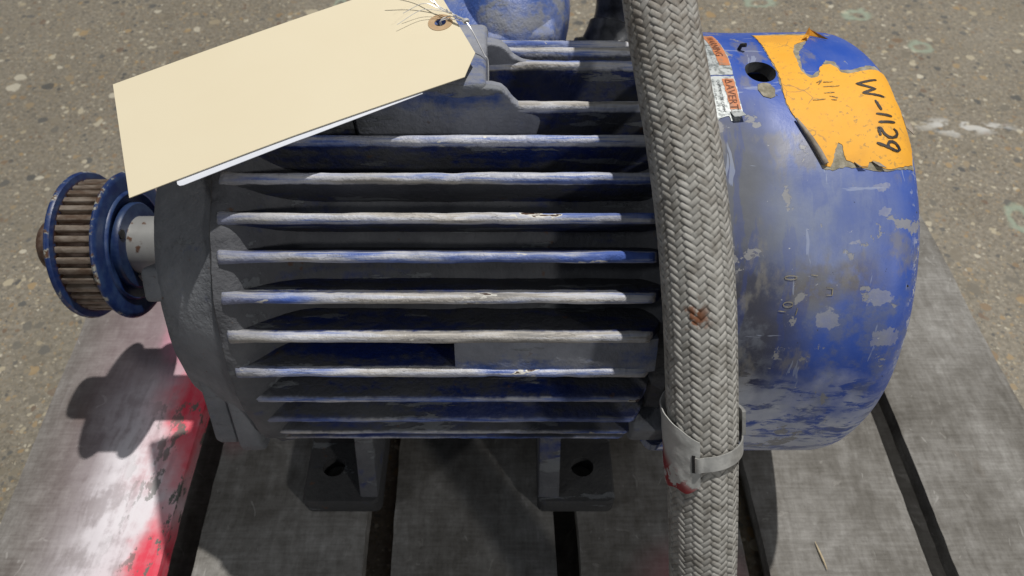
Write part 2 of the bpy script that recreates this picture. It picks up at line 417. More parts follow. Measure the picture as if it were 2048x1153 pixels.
def box(x0, x1, y0, y1, z0, z1, bev=.002, seg=2, bm=None, amp=0., cuts=0):
    bm2 = bmesh.new(); bmesh.ops.create_cube(bm2, size=1)
    for v in bm2.verts: v.co = Vector((x0 + (v.co.x + .5) * (x1 - x0), y0 + (v.co.y + .5) * (y1 - y0), z0 + (v.co.z + .5) * (z1 - z0)))
    if bev: bmesh.ops.bevel(bm2, geom=bm2.edges[:], offset=bev, segments=seg, profile=.5, affect='EDGES')
    if amp: rough(bm2, amp, cuts)
    if bm is None: return bm2
    me = bpy.data.meshes.new('tmp'); bm2.to_mesh(me); bm2.free(); bm.from_mesh(me); bpy.data.meshes.remove(me); return bm
def rough(bm, amp, cuts=0, sc_=60):
    if cuts: bmesh.ops.subdivide_edges(bm, edges=bm.edges[:], cuts=cuts, use_grid_fill=True)
    for v in bm.verts: v.co += Vector((jit(v.co, sc_, amp), jit(v.co + Vector((5, 0, 0)), sc_, amp), jit(v.co + Vector((0, 7, 0)), sc_, amp)))
def prism(pts, axis, a, b, bev=0.):
    """polygon in the plane normal to axis ('X': pts are (y,z); 'Y': (x,z); 'Z': (x,y)), extruded from a to b"""
    bm = bmesh.new()
    def P(p, t): return {'X': (t, p[0], p[1]), 'Y': (p[0], t, p[1]), 'Z': (p[0], p[1], t)}[axis]
    r0 = [bm.verts.new(P(p, a)) for p in pts]; r1 = [bm.verts.new(P(p, b)) for p in pts]
    bm.faces.new(r0); bm.faces.new(r1[::-1]); n = len(pts)
    for i in range(n): bm.faces.new((r0[i], r0[(i + 1) % n], r1[(i + 1) % n], r1[i]))
    if bev:
        bmesh.ops.recalc_face_normals(bm, faces=bm.faces)
        bmesh.ops.bevel(bm, geom=bm.edges[:], offset=bev, segments=2, profile=.5, affect='EDGES')
    return bm
def tube(pts, rad, seg=8, bm=None, cap=True):
    bm = bm or bmesh.new(); P = [Vector(p) for p in pts]; up = Vector((.2, .3, 1)).normalized(); rows = []
    for i, p in enumerate(P):
        t = (P[min(i + 1, len(P) - 1)] - P[max(i - 1, 0)]).normalized(); up = (up - t * up.dot(t)).normalized(); s = t.cross(up)
        r = rad[i] if isinstance(rad, (list, tuple)) else rad
        rows.append([bm.verts.new(p + (up * math.cos(2 * math.pi * k / seg) + s * math.sin(2 * math.pi * k / seg)) * r) for k in range(seg)])
    for a, b in zip(rows, rows[1:]):
        for k in range(seg): bm.faces.new((a[k], a[(k + 1) % seg], b[(k + 1) % seg], b[k]))
    if cap: bm.faces.new(rows[0]); bm.faces.new(rows[-1])
    return bm
def spline(pts, n):
    P = [Vector(p) for p in pts]; P = [P[0] * 2 - P[1]] + P + [P[-1] * 2 - P[-2]]; out = []
    for i in range(1, len(P) - 2):
        a, b, c, d = P[i - 1:i + 3]
        for k in range(n):
            t = k / n
            out.append(.5 * ((2 * b) + (c - a) * t + (2 * a - 5 * b + 4 * c - d) * t * t + (3 * b - a - 3 * c + d) * t ** 3))
    out.append(P[-2]); return out

# ------------------------------------------------------------------ setting: floor
bm = bmesh.new(); bmesh.ops.create_grid(bm, x_segments=4, y_segments=4, size=5)
fl = obj('floor', bm, M_FLOOR); fl['kind'] = 'structure'

# ------------------------------------------------------------------ pallet
pal = empty('wooden_pallet', (0, -.08, 0), 'weathered grey wooden pallet with red and white spray paint under the blue motor', 'pallet')
def board_x(x, y): return x - .028 * (y + .1815)
def deck_board(x0, x1, y0, y1, z0, z1, mat, seed):
    bm = bmesh.new(); nx, ny = 10, 150; top = []; bot = []
    for j in range(ny + 1):
        y = y0 + (y1 - y0) * j / ny
        e0 = noise.noise(Vector((seed, y * 9, 0))) * .0022 + noise.noise(Vector((seed, y * 70, 3))) * .0007
        e1 = noise.noise(Vector((seed + 9, y * 9, 0))) * .0022 + noise.noise(Vector((seed + 9, y * 70, 3))) * .0007
        rt, rb = [], []
        for i in range(nx + 1):
            t = i / nx; x = x0 + e0 + (x1 - x0 - e0 + e1) * t
            edge = max(0, 1 - min(i, nx - i)) * .0018
            h = noise.noise(Vector((x * 14 + seed, y * 6, 1))) * .0008 - edge
            rt.append(bm.verts.new((board_x(x, y), y, z1 + h))); rb.append(bm.verts.new((board_x(x, y), y, z0)))
        top.append(rt); bot.append(rb)
    for j in range(ny):
        for i in range(nx):
            bm.faces.new((top[j][i], top[j][i + 1], top[j + 1][i + 1], top[j + 1][i]))
        for a, b, c, d in ((top[j][0], top[j + 1][0], bot[j + 1][0], bot[j][0]), (top[j][nx], bot[j][nx], bot[j + 1][nx], top[j + 1][nx]), (bot[j][0], bot[j + 1][0], bot[j + 1][nx], bot[j][nx])):
            bm.faces.new((a, b, c, d))
    for r in (0, ny):
        for i in range(nx): bm.faces.new((top[r][i], top[r][i + 1], bot[r][i + 1], bot[r][i]))
    bmesh.ops.delete(bm, geom=[v for v in bm.verts if not v.link_faces], context='VERTS')
    return obj('deck_board', bm, mat, pal, 60)
DX = [(-.422, -.281), (-.254, -.119), (-.096, .036), (.0535, .1875), (.2036, .332), (.353, .472)]
for i, (a, b) in enumerate(DX):
    o = deck_board(a, b, -.56, .36 + .008 * math.sin(i * 2.3), PT - .018, PT, M_WOODP if i == 0 else M_WOOD, i * 3.7)
    if i == 0: o['label'] = 'board with white and red spray paint'
for y in (-.52, .075, .31):
    obj('stringer', box(-.42, .455, y, y + .038, .018, PT - .0185, .002), M_WOOD, pal)
for x in (-.335, -.02, .31):
    obj('bottom_board', box(x, x + .10, -.55, .35, .0005, .0178, .002), M_WOOD, pal)

# ------------------------------------------------------------------ motor
mot = empty('electric_motor', (-.01, 0, PT), 'large dusty blue cast iron electric motor with cooling fins lying on the pallet', 'motor')

# frame barrel: groove floor with the ramps up to the front ring
prof = [(-.172, .06), (-.172, .1455), (-.1705, .1475), (-.164, .1475), (-.160, .1465), (-.157, .1440), (-.152, .1370), (-.146, .1295), (-.139, .1235), (-.131, .1195), (-.122, .1175)]
prof += [(-.122 + .2 * i / 24, .1172) for i in range(1, 25)] + [(.082, .120), (.086, .126), (.089, .134), (.098, .1345), (.098, .06)]
obj('frame_barrel', lathe(prof, 300, .0022, 60), M_CAST, mot, 50)

def fin_mesh(seed, x0=-.168, x1=.0885, tip=.150):
    """a radial rib along X, rounded tip, drafted sides, nose rounded at the front end"""
    bm = bmesh.new(); n = 90; rows = []
    sec = [(-.0042, .114), (-.0036, .130), (-.0031, tip - .0030), (-.0026, tip - .0013), (-.0013, tip), (.0013, tip), (.0026, tip - .0013), (.0031, tip - .0030), (.0036, .130), (.0042, .114)]
    for i in range(n + 1):
        x = x0 + (x1 - x0) * i / n; row = []
        d = x - x0; cut = 0
        if d < .004: cut = .004 - math.sqrt(max(0, .004 ** 2 - (.004 - d) ** 2))
        d = x1 - x
        if d < .01: cut = max(cut, .016 * (1 - d / .01) ** 1.5)
        for (y, z) in sec:
            zz = min(z, tip - cut + (z - tip) * .2) if z > .12 else z
            p = (x * 1 + seed * 3, y * 5, zz); y *= 1 + .45 * max(0, 1 - (x - x0) / .018)
            k = 1 if z > .12 else 0
            ding = min(0, noise.noise(Vector((x * 45 + seed * 11, seed, 0))) + .33) * .0030 if z > .147 else 0
            row.append(bm.verts.new((x, y + k * (jit(p, 40, .0006) + jit(p, 150, .00022)), zz + k * (jit(p, 60, .0005) + jit((p[0], p[1] * 9, 4), 190, .00025)) + ding)))
        rows.append(row)
    for a, b in zip(rows, rows[1:]):
        for k in range(len(sec) - 1): bm.faces.new((a[k], a[k + 1], b[k + 1], b[k]))
    bm.faces.new(rows[0]); bm.faces.new(rows[-1])
    return mesh_of('cooling_fin', bm, M_FIN, 60)
fins = [fin_mesh(s) for s in range(9)]
low = [fin_mesh(20 + s, tip=.1465) for s in range(2)]
angs = [46.3, 54.9, 64, 73.3, 83, 99.2, 108.5, 37, 27.5, 17.7, 7.2, -3, -13, -24]
angs += [118 + 9.4 * i for i in range(10)]
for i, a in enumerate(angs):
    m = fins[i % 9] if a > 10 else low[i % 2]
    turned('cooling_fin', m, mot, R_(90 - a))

# flat cast pad filling one groove
def sector(x0, x1, t0, t1, r0, r1, nx=24, nt=6, amp=.0004, tilt=0.):
    bm = bmesh.new(); outer, inner = [], []
    for i in range(nx + 1):
        x = x0 + (x1 - x0) * i / nx; a, b = [], []
        for k in range(nt + 1):
            t = R_(t0 + (t1 - t0) * k / nt); e = .0012 if i in (0, nx) else 0
            r = r1 - e + jit((x, k * .004, t), 60, amp) + jit((x, k * .004, t), 300, amp * .4)
            a.append(bm.verts.new((x, -r * math.cos(t), AX + r * math.sin(t)))); b.append(bm.verts.new((x, -r0 * math.cos(t), AX + r0 * math.sin(t))))
        outer.append(a); inner.append(b)
    for i in range(nx):
        for k in range(nt): bm.faces.new((outer[i][k], outer[i + 1][k], outer[i + 1][k + 1], outer[i][k + 1]))
        for k in (0, nt): bm.faces.new((outer[i][k], outer[i + 1][k], inner[i + 1][k], inner[i][k]))
    for i in (0, nx):
        for k in range(nt): bm.faces.new((outer[i][k], outer[i][k + 1], inner[i][k + 1], inner[i][k]))
    bmesh.ops.delete(bm, geom=[v for v in bm.verts if not v.link_faces], context='VERTS')
    return bm
o = obj('nameplate_pad', sector(-.034, .086, 17.9, 27.0, .112, .1478), M_BOSS, mot)
o['label'] = 'flat raised pad between two fins'

# lifting boss on top: block with two ribs running out along the fins
bm = box(-.095, -.015, -.0228, .040, AX + .100, AX + .1655, .004, 3)
rough(bm, .0012, 2)
boss = obj('lifting_boss', bm, M_BOSS, mot, 50)
for yy, x1 in ((-.0185, .004), (.0255, .006)):
    zt = AX + .1625
    pts = [(-.030, AX + .105), (-.030, zt), (-.012, zt), (-.0065, zt - .0015), (-.003, zt - .005), (.000, zt - .010), (x1, AX + .1485), (x1 + .010, AX + .1465), (x1 + .014, AX + .140), (x1 + .006, AX + .105)]
    bm = prism(pts, 'Y', yy - .0042, yy + .0042, .0016)
    for v in bm.verts: v.co.y = yy + (v.co.y - yy) * (1 - .45 * min(1, max(0, (v.co.x + .004) / .012)))
    rough(bm, .0008, 1)
    obj('rib', bm, M_BOSS, boss, 55)

# front end bell
bell_p = [(-.214, .030), (-.217, .060), (-.219, .105), (-.2185, .1155), (-.2165, .1190), (-.210, .1225), (-.198, .1285), (-.186, .1345), (-.178, .1385), (-.1745, .1405), (-.1722, .1415), (-.1722, .05)]
bell = obj('end_bell', lathe(bell_p, 160, .0011, 45), M_BELL, mot, 50)
bm = lathe([(-.222, .0240), (-.226, .030), (-.226, .040), (-.212, .046)], 64); obj('bearing_hub', bm, M_BELL, bell)
def lug(name, x0, x1, th, r, wt, hr, parent, mat, bev=.004):
    bm = box(x0, x1, -wt / 2, wt / 2, r - hr / 2, r + hr / 2, bev, 3); rough(bm, .0010, 1)
    m = Matrix.Translation((0, 0, AX)) @ Matrix.Rotation(R_(90 - th), 4, 'X'); bmesh.ops.transform(bm, matrix=m, verts=bm.verts)
    return obj(name, bm, mat, parent, 55)
lug('bolt_boss', -.2265, -.205, 37, .111, .022, .018, bell, M_BELL)
lug('bolt_boss', -.2265, -.205, 130, .111, .022, .018, bell, M_BELL)
for sg in (1, -1):
    bm = prism([(-.112 * sg, AX + .030), (-.121 * sg, AX + .014), (-.1425 * sg, AX - .044), (-.1410 * sg, AX - .053), (-.112 * sg, AX - .062), (-.09 * sg, AX)], 'X', -.2085, -.1915, .003); rough(bm, .0008, 1); obj('bell_lug', bm, M_BELL, bell, 55)
    bm = prism([(-.118 * sg, AX + .020), (-.130 * sg, AX + .004), (-.1475 * sg, AX - .044), (-.1455 * sg, AX - .056), (-.115 * sg, AX - .066), (-.09 * sg, AX)], 'X', -.1912, -.1745, .003); rough(bm, .0008, 1); obj('bell_rib', bm, M_BELL, bell, 55)
for th in (20, 70, 115, 160):
    lug('ring_bolt', -.221, -.214, th, .132 - .03, .010, .010, bell, M_BELL, .002)

# rear bracket ring behind the fins
rb = obj('rear_bracket', lathe([(.0985, .06), (.0985, .1320), (.101, .1355), (.112, .1365), (.114, .06)], 96, .0006), M_CAST, mot, 45)
lug('bracket_ear', .080, .108, -12, .136, .03, .026, rb, M_BELL)

# shaft with keyway
bm = lathe([(-.290, .0224), (-.200, .0224)], 64)
sh = obj('shaft', bm, M_SHAFT, mot)
obj('shaft_key', box(-.287, -.228, -.0228, -.0195, AX - .0165, AX - .0095, .0006), M_SHAFT, sh)

# toothed pulley
pl = obj('toothed_pulley', lathe([(-.3225, .030), (-.3225, .0465), (-.2955, .0465), (-.2955, .030)], 80), M_RUST, mot)
pl['label'] = 'blue flanged timing pulley with rusty teeth'
tb = bmesh.new()
r0, r1 = .0460, .0505; rows = []
for x in (-.3222, -.2958):
    rows.append([tb.verts.new((x, y, z)) for (y, z) in ((-.0027, r0), (-.0023, r0 + .003), (-.0020, r1 - .0002), (-.0017, r1), (.0017, r1), (.0020, r1 - .0002), (.0023, r0 + .003), (.0027, r0))])
for k in range(7): tb.faces.new((rows[0][k], rows[0][k + 1], rows[1][k + 1], rows[1][k]))
tb.faces.new(rows[0]); tb.faces.new(rows[1])
tm = mesh_of('tooth', tb, M_TOOTH, 50)
for k in range(40): turned('tooth', tm, pl, 2 * math.pi * k / 40)
# flanges: outer (free side) and inner (motor side)
o = obj('flange', lathe([(-.3275, .030), (-.3275, .0545), (-.3262, .0562), (-.3246, .0566), (-.3228, .0555), (-.3226, .0520), (-.3226, .030)], 96, .00025, 60), M_FLANGE, pl, 50)
o = obj('flange', lathe([(-.2954, .030), (-.2954, .0540), (-.2944, .0562), (-.2930, .0566), (-.2917, .0556), (-.2913, .0520), (-.2916, .0425), (-.2900, .0418), (-.2896, .0408), (-.2925, .0385), (-.2930, .030)], 96, .00025, 60), M_FLANGE, pl, 50)
o = obj('bushing', lathe([(-.3225, .0223), (-.293, .0330), (-.2885, .0332), (-.2872, .0322), (-.2872, .0223)], 72, .0002, 80), M_PULLEY, pl, 45)
for th in (65, 185, 305):
    t = R_(th); c = Vector((-.2870, -.0290 * math.cos(t), AX + .0290 * math.sin(t)))
    obj('set_screw', tube([c + Vector((-.004, 0, 0)), c + Vector((.0006, 0, 0))], .0036, 14), M_BLACK, pl)
obj('hub_nose', lathe([(-.3275, .0205), (-.352, .0205), (-.3565, .0192), (-.358, .0170), (-.358, .004)], 56, .0006, 80), M_RUST, pl, 40)

# feet
def foot(x0, x1, web0, web1, s):
    y0, y1 = -.150, -.060
    bm = bmesh.new(); n = 20
    # pad with bolt hole
    hx, hy, hr = (-.149 if x0 < -.05 else .0588), -.119, .0085
    outline = []
    rc = .006
    for cx, cy, a in ((x0 + rc, y0 + rc, 180), (x1 - rc, y0 + rc, 270), (x1 - .001, y1 - .001, 0), (x0 + .001, y1 - .001, 90)):
        r = rc if cy < -.1 else .001
        for k in range(5):
            t = R_(a + 90 * k / 4); outline.append((cx + r * math.cos(t), cy + r * math.sin(t)))
    hole = [(hx + hr * 1.1 * math.cos(2 * math.pi * k / n), hy + hr * math.sin(2 * math.pi * k / n)) for k in range(n)]
    zt, zb = AX - .1455, PT + .0006
    def ring(pts, z): return [bm.verts.new((p[0], p[1], z)) for p in pts]
    ins = [(p[0] + (.0015 if p[0] < (x0 + x1) / 2 else -.0015), p[1] + (.0015 if p[1] < -.1 else -.0015)) for p in outline]
    to, tmid, bo, th_, bh = ring(ins, zt), ring(outline, zt - .002), ring(outline, zb), ring(hole, zt), ring(hole, zb)
    def band(a, b):
        for i in range(len(a)): bm.faces.new((a[i], a[(i + 1) % len(a)], b[(i + 1) % len(a)], b[i]))
    band(to, tmid); band(tmid, bo); band(th_, bh)
    for a, b in ((to, th_), (bo, bh)):
        es = [bm.edges.get((a[i], a[(i + 1) % len(a)])) for i in range(len(a))] + [bm.edges.get((b[i], b[(i + 1) % len(b)])) for i in range(len(b))]
        bmesh.ops.triangle_fill(bm, edges=es, use_beauty=True)
    if s > 0:
        for v in bm.verts: v.co.y = -v.co.y
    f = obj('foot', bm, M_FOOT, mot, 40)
    # standing web from the barrel down to the pad, and the wall behind the bolt
    w = prism([(-.146, AX - .147), (-.110, AX - .080), (-.085, AX - .070), (-.060, AX - .09), (-.060, AX - .147)], 'X', web0, web1, .0018)
    rough(w, .0008)
    b = prism([(-.098, AX - .1465), (-.098, AX - .08), (-.06, AX - .08), (-.06, AX - .1465)], 'X', x0 + .002, x1 - .002, .002)
    for q in (w, b):
        if s > 0:
            for v in q.verts: v.co.y = -v.co.y
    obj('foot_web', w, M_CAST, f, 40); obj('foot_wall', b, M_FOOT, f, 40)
for s in (-1, 1):
    foot(-.171, -.108, -.1235, -.1085, s); foot(.021, .084, .0215, .0385, s)

# conduit box on the far side
cb = box(-.078, .048, .135, .285, AX - .045, AX + .070, .016, 4); rough(cb, .0012, 1)
for v in cb.verts:
    k = max(0, (v.co.z - AX) / .07); v.co.x += (-.015 - v.co.x) * .12 * k
cbx = obj('conduit_box', cb, M_BOX, mot, 60)
cl = prism([(-.066, .150), (-.02, .143), (.036, .150), (.040, .275), (-.072, .275)], 'Z', AX + .0705, AX + .086, .006); rough(cl, .0015, 1)
for v in cl.verts: v.co.z += (v.co.y - .15) * .12
lid = obj('box_lid', cl, M_BOX, cbx, 60)
for x, y in ((-.056, .168), (-.056, .262), (.034, .262)):
    z = AX + .086 + (y - .15) * .12
    obj('lid_screw', tube([(x, y, z - .002), (x, y, z + .004)], .006, 6), M_BOX, lid)
bm = bmesh.new(); bmesh.ops.create_uvsphere(bm, u_segments=40, v_segments=24, radius=1)
for v in bm.verts: v.co = Vector((.000 + v.co.x * .052, .225 + v.co.y * .085, AX + .062 + v.co.z * .060))
rough(bm, .0015); dome = obj('box_neck', bm, M_BOX, cbx, 80)
obj('box_rib', prism([(.120, AX - .02), (.120, AX + .060), (.150, AX + .082), (.17, AX + .082), (.17, AX - .02)], 'X', -.070, -.056, .003), M_BOX, cbx, 50)
obj('conduit_hub', tube([(.040, .20, AX + .02), (.062, .20, AX + .02)], .024, 20), M_BOX, cbx)

# ------------------------------------------------------------------ fan cover
CR, CXE, CRC, CX0 = .155, .237, .026, .102
def cprof(x):
    if x < CXE - CRC: return CR, (0., 1.)
    u = min(1., (x - (CXE - CRC)) / CRC); c = math.sqrt(max(0., 1 - u * u)); return CR - CRC + CRC * c, (u, c)
def dent(x, t): return jit((x, t * .155, 2), 22, .0007) + jit((x, t * .155, 5), 60, .00015)
def S(x, th, off=0.):
    t = R_(th); r, (nx, nr) = cprof(x); r += off * nr + dent(x, t)
    return Vector((x + off * nx, -r * math.cos(t), AX + r * math.sin(t)))
def cover_mesh():
    bm = bmesh.new(); seg = 360; hx, ht, hrx, hrt = .150, 91.5, .0092, 4.0
    xs = [CX0, CX0 + .0015] + [CX0 + .0015 + (CXE - CRC - CX0 - .0015) * i / 54 for i in range(1, 55)] + [CXE - CRC + CRC * math.sin(R_(90 * i / 12)) for i in range(1, 13)]
    rows = []
    for x in xs: rows.append([bm.verts.new(S(x, 360 * k / seg)) for k in range(seg)])
    # flat back with open middle
    for r in (.120, .10):
        rows.append([bm.verts.new((CXE, -r * math.cos(2 * math.pi * k / seg), AX + r * math.sin(2 * math.pi * k / seg))) for k in range(seg)])
    kill = []
    for i, (a, b) in enumerate(zip(rows, rows[1:])):
        for k in range(seg):
            f = bm.faces.new((a[k], a[(k + 1) % seg], b[(k + 1) % seg], b[k]))
            if i < len(xs) - 1:
                xm = (xs[i] + xs[i + 1]) / 2; tm = (k + .5) * 360 / seg
                if ((xm - hx) / hrx) ** 2 + ((tm - ht) / hrt) ** 2 < 1: kill.append(f)
    bmesh.ops.delete(bm, geom=kill, context='FACES')
    # ease the stepped hole rim onto the ellipse
    for v in bm.verts:
        if v.is_boundary and .13 < v.co.x < .17:
            th = math.degrees(math.atan2(v.co.z - AX, -v.co.y)); dx, dt = (v.co.x - hx) / hrx, (th - ht) / hrt
            l = math.hypot(dx, dt)
            if l > 0: v.co = S(hx + dx / l * hrx, ht + dt / l * hrt)
    rim = [e for e in bm.edges if e.is_boundary and all(.13 < v.co.x < .17 for v in e.verts)]
    ex = bmesh.ops.extrude_edge_only(bm, edges=rim)
    for v in [g for g in ex['geom'] if isinstance(g, bmesh.types.BMVert)]:
        c = Vector((v.co.x, 0, AX)); v.co = c + (v.co - c) * (.1480 / .155); v.co.x = hx + (v.co.x - hx) * .80
    for f in [g for g in ex['geom'] if isinstance(g, bmesh.types.BMFace)]: f.material_index = 1
    lip = [e for e in bm.edges if e.is_boundary and all(abs(v.co.x - CX0) < 1e-5 for v in e.verts)]
    ex = bmesh.ops.extrude_edge_only(bm, edges=lip)
    for v in [g for g in ex['geom'] if isinstance(g, bmesh.types.BMVert)]:
        c = Vector((v.co.x, 0, AX)); v.co = c + (v.co - c) * (.1515 / .155); v.co.x += .002
    return bm
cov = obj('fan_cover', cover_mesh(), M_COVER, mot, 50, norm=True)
cov.data.materials.append(M_FAN)
fan = obj('cooling_fan', lathe([(.130, .030), (.130, .048), (.205, .048), (.205, .030)], 48), M_FAN, mot)
for k in range(9):
    bm = box(.135, .215, -.002, .002, .047, .128, .001)
    m = Matrix.Translation((0, 0, AX)) @ Matrix.Rotation(2 * math.pi * k / 9 + .2, 4, 'X'); bmesh.ops.transform(bm, matrix=m, verts=bm.verts)
    obj('blade', bm, M_FAN, fan)
for x, th in ((.111, 114), (.111, 24), (.111, -20), (.111, 204)):
    p = S(x, th, -.001); q = S(x, th, .004)
    obj('cover_screw', tube([p, q], .0042, 6), M_PULLEY, cov)

# labels stuck on the cover ---------------------------------------------------
def patch(poly, off, jitter=0., grid=.004, sub=3, seed=0):
    """polygon in (x, degrees) laid on the cover, torn edge, small thickness"""
    P = [Vector((x, R_(t) * CR)) for x, t in poly]; Q = []
    rnd = random.Random(seed)
    for a, b in zip(P, P[1:] + P[:1]):
        n = max(1, int((b - a).length / .0016)) if jitter else 1
        for k in range(n):
            p = a.lerp(b, k / n)
            if jitter and k: p = p + Vector((rnd.uniform(-jitter, jitter), rnd.uniform(-jitter, jitter)))
            Q.append(p)
    bm = bmesh.new(); vs_ = [bm.verts.new((p.x, p.y, 0)) for p in Q]
    es = [bm.edges.new((vs_[i], vs_[(i + 1) % len(vs_)])) for i in range(len(vs_))]
    bmesh.ops.triangle_fill(bm, edges=es, use_beauty=True)
    xs = [v.co.x for v in bm.verts]; ys = [v.co.y for v in bm.verts]
    for ax, lo, hi in ((0, min(xs), max(xs)), (1, min(ys), max(ys))):
        t = lo + grid
        while t < hi:
            c = Vector((0, 0, 0)); c[ax] = t; nrm = Vector((0, 0, 0)); nrm[ax] = 1
            bmesh.ops.bisect_plane(bm, geom=bm.verts[:] + bm.edges[:] + bm.faces[:], plane_co=c, plane_no=nrm); t += grid
    bmesh.ops.recalc_face_normals(bm, faces=bm.faces)
    ed = [e for e in bm.edges if e.is_boundary]
    bnd = {v for e in ed for v in e.verts}
    ex = bmesh.ops.extrude_edge_only(bm, edges=ed)
    under = {g for g in ex['geom'] if isinstance(g, bmesh.types.BMVert)}
    for v in bm.verts:
        x, th = v.co.x, math.degrees(v.co.y / CR)
        v.co = S(x, th, -.0006 if v in under else off + (jit((x, th * .0027, 0), 120, .00012)))
    return bm
STICK = [(.1599,112.4),(.1908,111.8),(.1994,113.1),(.1896,106.9),(.1799,104),(.1758,99.8),(.1753,96.8),(.1743,92.1),(.1763,89.9),(.1786,88.8),(.1829,89.3),(.1857,91.2),(.1861,92.5),(.1894,93.9),(.1941,94.2),(.1973,92.5),(.1981,90.8),(.2017,90.4),(.2133,91.6),(.2203,92.7),(.2278,93.3),(.2286,91.4),(.2276,87.8),(.2269,84.2),(.2292,81.5),(.2287,78),(.2297,74.8),(.2298,70.9),(.2273,66.5),(.2145,65),(.2101,64.8),(.2074,65.1),(.2036,66.4),(.2002,66.4),(.1991,65.3),(.1953,65.1),(.1944,65.5),(.1917,66.1),(.1875,66.8),(.1867,67.9),(.1865,70.4),(.1844,70.9),(.1821,69.3),(.1802,67),(.1781,65.3),(.1753,65.5),(.1733,68.1),(.17,71),(.1658,74.7),(.1615,77.9),(.1595,80.7),(.1592,83.6),(.1598,87.6),(.1602,91.2),(.1590,98.8)]
ADH = [(.16,113.8),(.2029,115.5),(.1851,103.3),(.1795,100.1),(.176,93.1),(.1769,90.6),(.1802,89.9),(.1858,92.1),(.1927,96.1),(.1976,95.5),(.1985,92.1),(.2044,91.9),(.2235,94.9),(.2268,93.2),(.2290,87.8),(.2299,82.9),(.2309,78.7),(.2305,70.8),(.2289,65.6),(.2099,64.3),(.1989,64.8),(.1865,65.4),(.1793,64.5),(.1738,65),(.1590,80.9),(.1588,87.6),(.1596,91.2),(.1585,98.8)]
ad = obj('sticker_residue', patch(ADH, .00025, .0005, seed=3), M_ADH, cov, 60)
stk = obj('orange_sticker', patch(STICK, .00055, .00035, seed=4), M_STICK, cov, 60)
stk['label'] = 'torn orange sticker with handwritten number W-1129'
def ribbon(bm, pts, wd, off):
    P = []
    pts = [Vector((x, R_(t) * CR)) for x, t in pts]
    for a, b in zip(pts, pts[1:]):
        n = max(2, int((b - a).length / .0008))
        P += [a.lerp(b, k / n) for k in range(n)]
    P.append(pts[-1]); rows = []
    for i, p in enumerate(P):
        t = (P[min(i + 1, len(P) - 1)] - P[max(i - 1, 0)]); t = t.normalized() if t.length > 1e-9 else Vector((1, 0)); nrm = Vector((-t.y, t.x))
        e = min(1, .55 + .3 * min(i, len(P) - 1 - i)); wv = wd * e * (1 + .35 * noise.noise(Vector((p.x * 700, p.y * 700, 0))))
        rows.append([bm.verts.new(S(q.x, math.degrees(q.y / CR), off)) for q in (p - nrm * wv, p + nrm * wv)])
    for a, b in zip(rows, rows[1:]): bm.faces.new((a[0], a[1], b[1], b[0]))
INK = [[(.217,88.26),(.2039,86.75),(.2138,85.2),(.2057,83.88),(.2178,83.02)], [(.2113,81.81),(.2132,79.03)], [(.2094,78.05),(.2186,77.58)], [(.2095,75.81),(.2196,76.08)],
       [(.2174,74.38),(.2188,73.9),(.2191,73.2),(.2179,72.43),(.2155,72.05),(.2135,72.13),(.2114,72.82),(.2099,74.3),(.2088,74.42),(.2089,72.45)],
       [(.2059,70.78),(.2098,70.15),(.2133,69.51),(.2155,69.05),(.2172,68.95),(.2185,69.4),(.2182,69.95),(.2168,70.75),(.2150,71.05),(.2132,71.0),(.2122,70.5),(.2122,69.73),(.215,69.1)]]
bm = bmesh.new()
for i, s_ in enumerate(INK): ribbon(bm, s_, .00085, .00085 + i * .00002)
obj('handwriting', bm, M_INK, stk, norm=False)
OLD = [[(.1834,85.78),(.1934,86.1)], [(.1828,83.88),(.1891,84.04)], [(.1854,82.98),(.1898,82.53),(.1888,81.81),(.186,81.95)], [(.1751,81.81),(.1826,82.09)], [(.1804,87.09),(.1844,88.1),(.1812,86.42)], [(.1846,87.3),(.1905,87.5)]]
bm = bmesh.new()
for i, s_ in enumerate(OLD): ribbon(bm, s_, .00038, .00085)
obj('faded_handwriting', bm, M_INKOLD, stk, norm=False)
# rolled up edge and lifted flaps
ro = [S(x, t, .0016) for x, t in ((.1625, 76.6), (.1655, 74.2), (.1690, 71.4), (.1722, 68.6), (.1752, 65.8))]
obj('rolled_edge', tube(ro, [.0006, .0012, .0015, .0017, .0016], 10), M_CURL, stk)
def flap(name, pts, mat):
    bm = bmesh.new(); top = [bm.verts.new(S(x, t, h)) for x, t, h in pts]; n = len(top)
    f = bm.faces.new(top); r = bmesh.ops.extrude_face_region(bm, geom=[f])
    for v in [g for g in r['geom'] if isinstance(g, bmesh.types.BMVert)]: v.co += Vector((0, 0, .0004))
    bmesh.ops.triangulate(bm, faces=bm.faces)
    return obj(name, bm, mat, stk, 10)
flap('lifted_flap', [(.187, 107.0, .0008), (.1935, 111.5, .001), (.1955, 111.5, .006), (.1915, 107, .0035)], M_STICK)
flap('lifted_flap', [(.1935, 111.5, .001), (.2035, 108.2, .0006), (.2045, 107.4, .0012), (.1955, 111.5, .0045)], M_STICK)
flap('lifted_flap', [(.2285, 79.5, .0005), (.2295, 76.5, .0005), (.2315, 74.8, .003), (.2308, 77.5, .0032)], M_CURL)
flap('lifted_flap', [(.1915, 66.3, .0006), (.1955, 65.3, .0006), (.1985, 65.2, .0022), (.194, 65.0, .0018)], M_CURL)
flap('lifted_flap', [(.2015, 66.5, .0006), (.2055, 66.2, .0006), (.2085, 64.9, .0018), (.2045, 65.2, .002)], M_CURL)
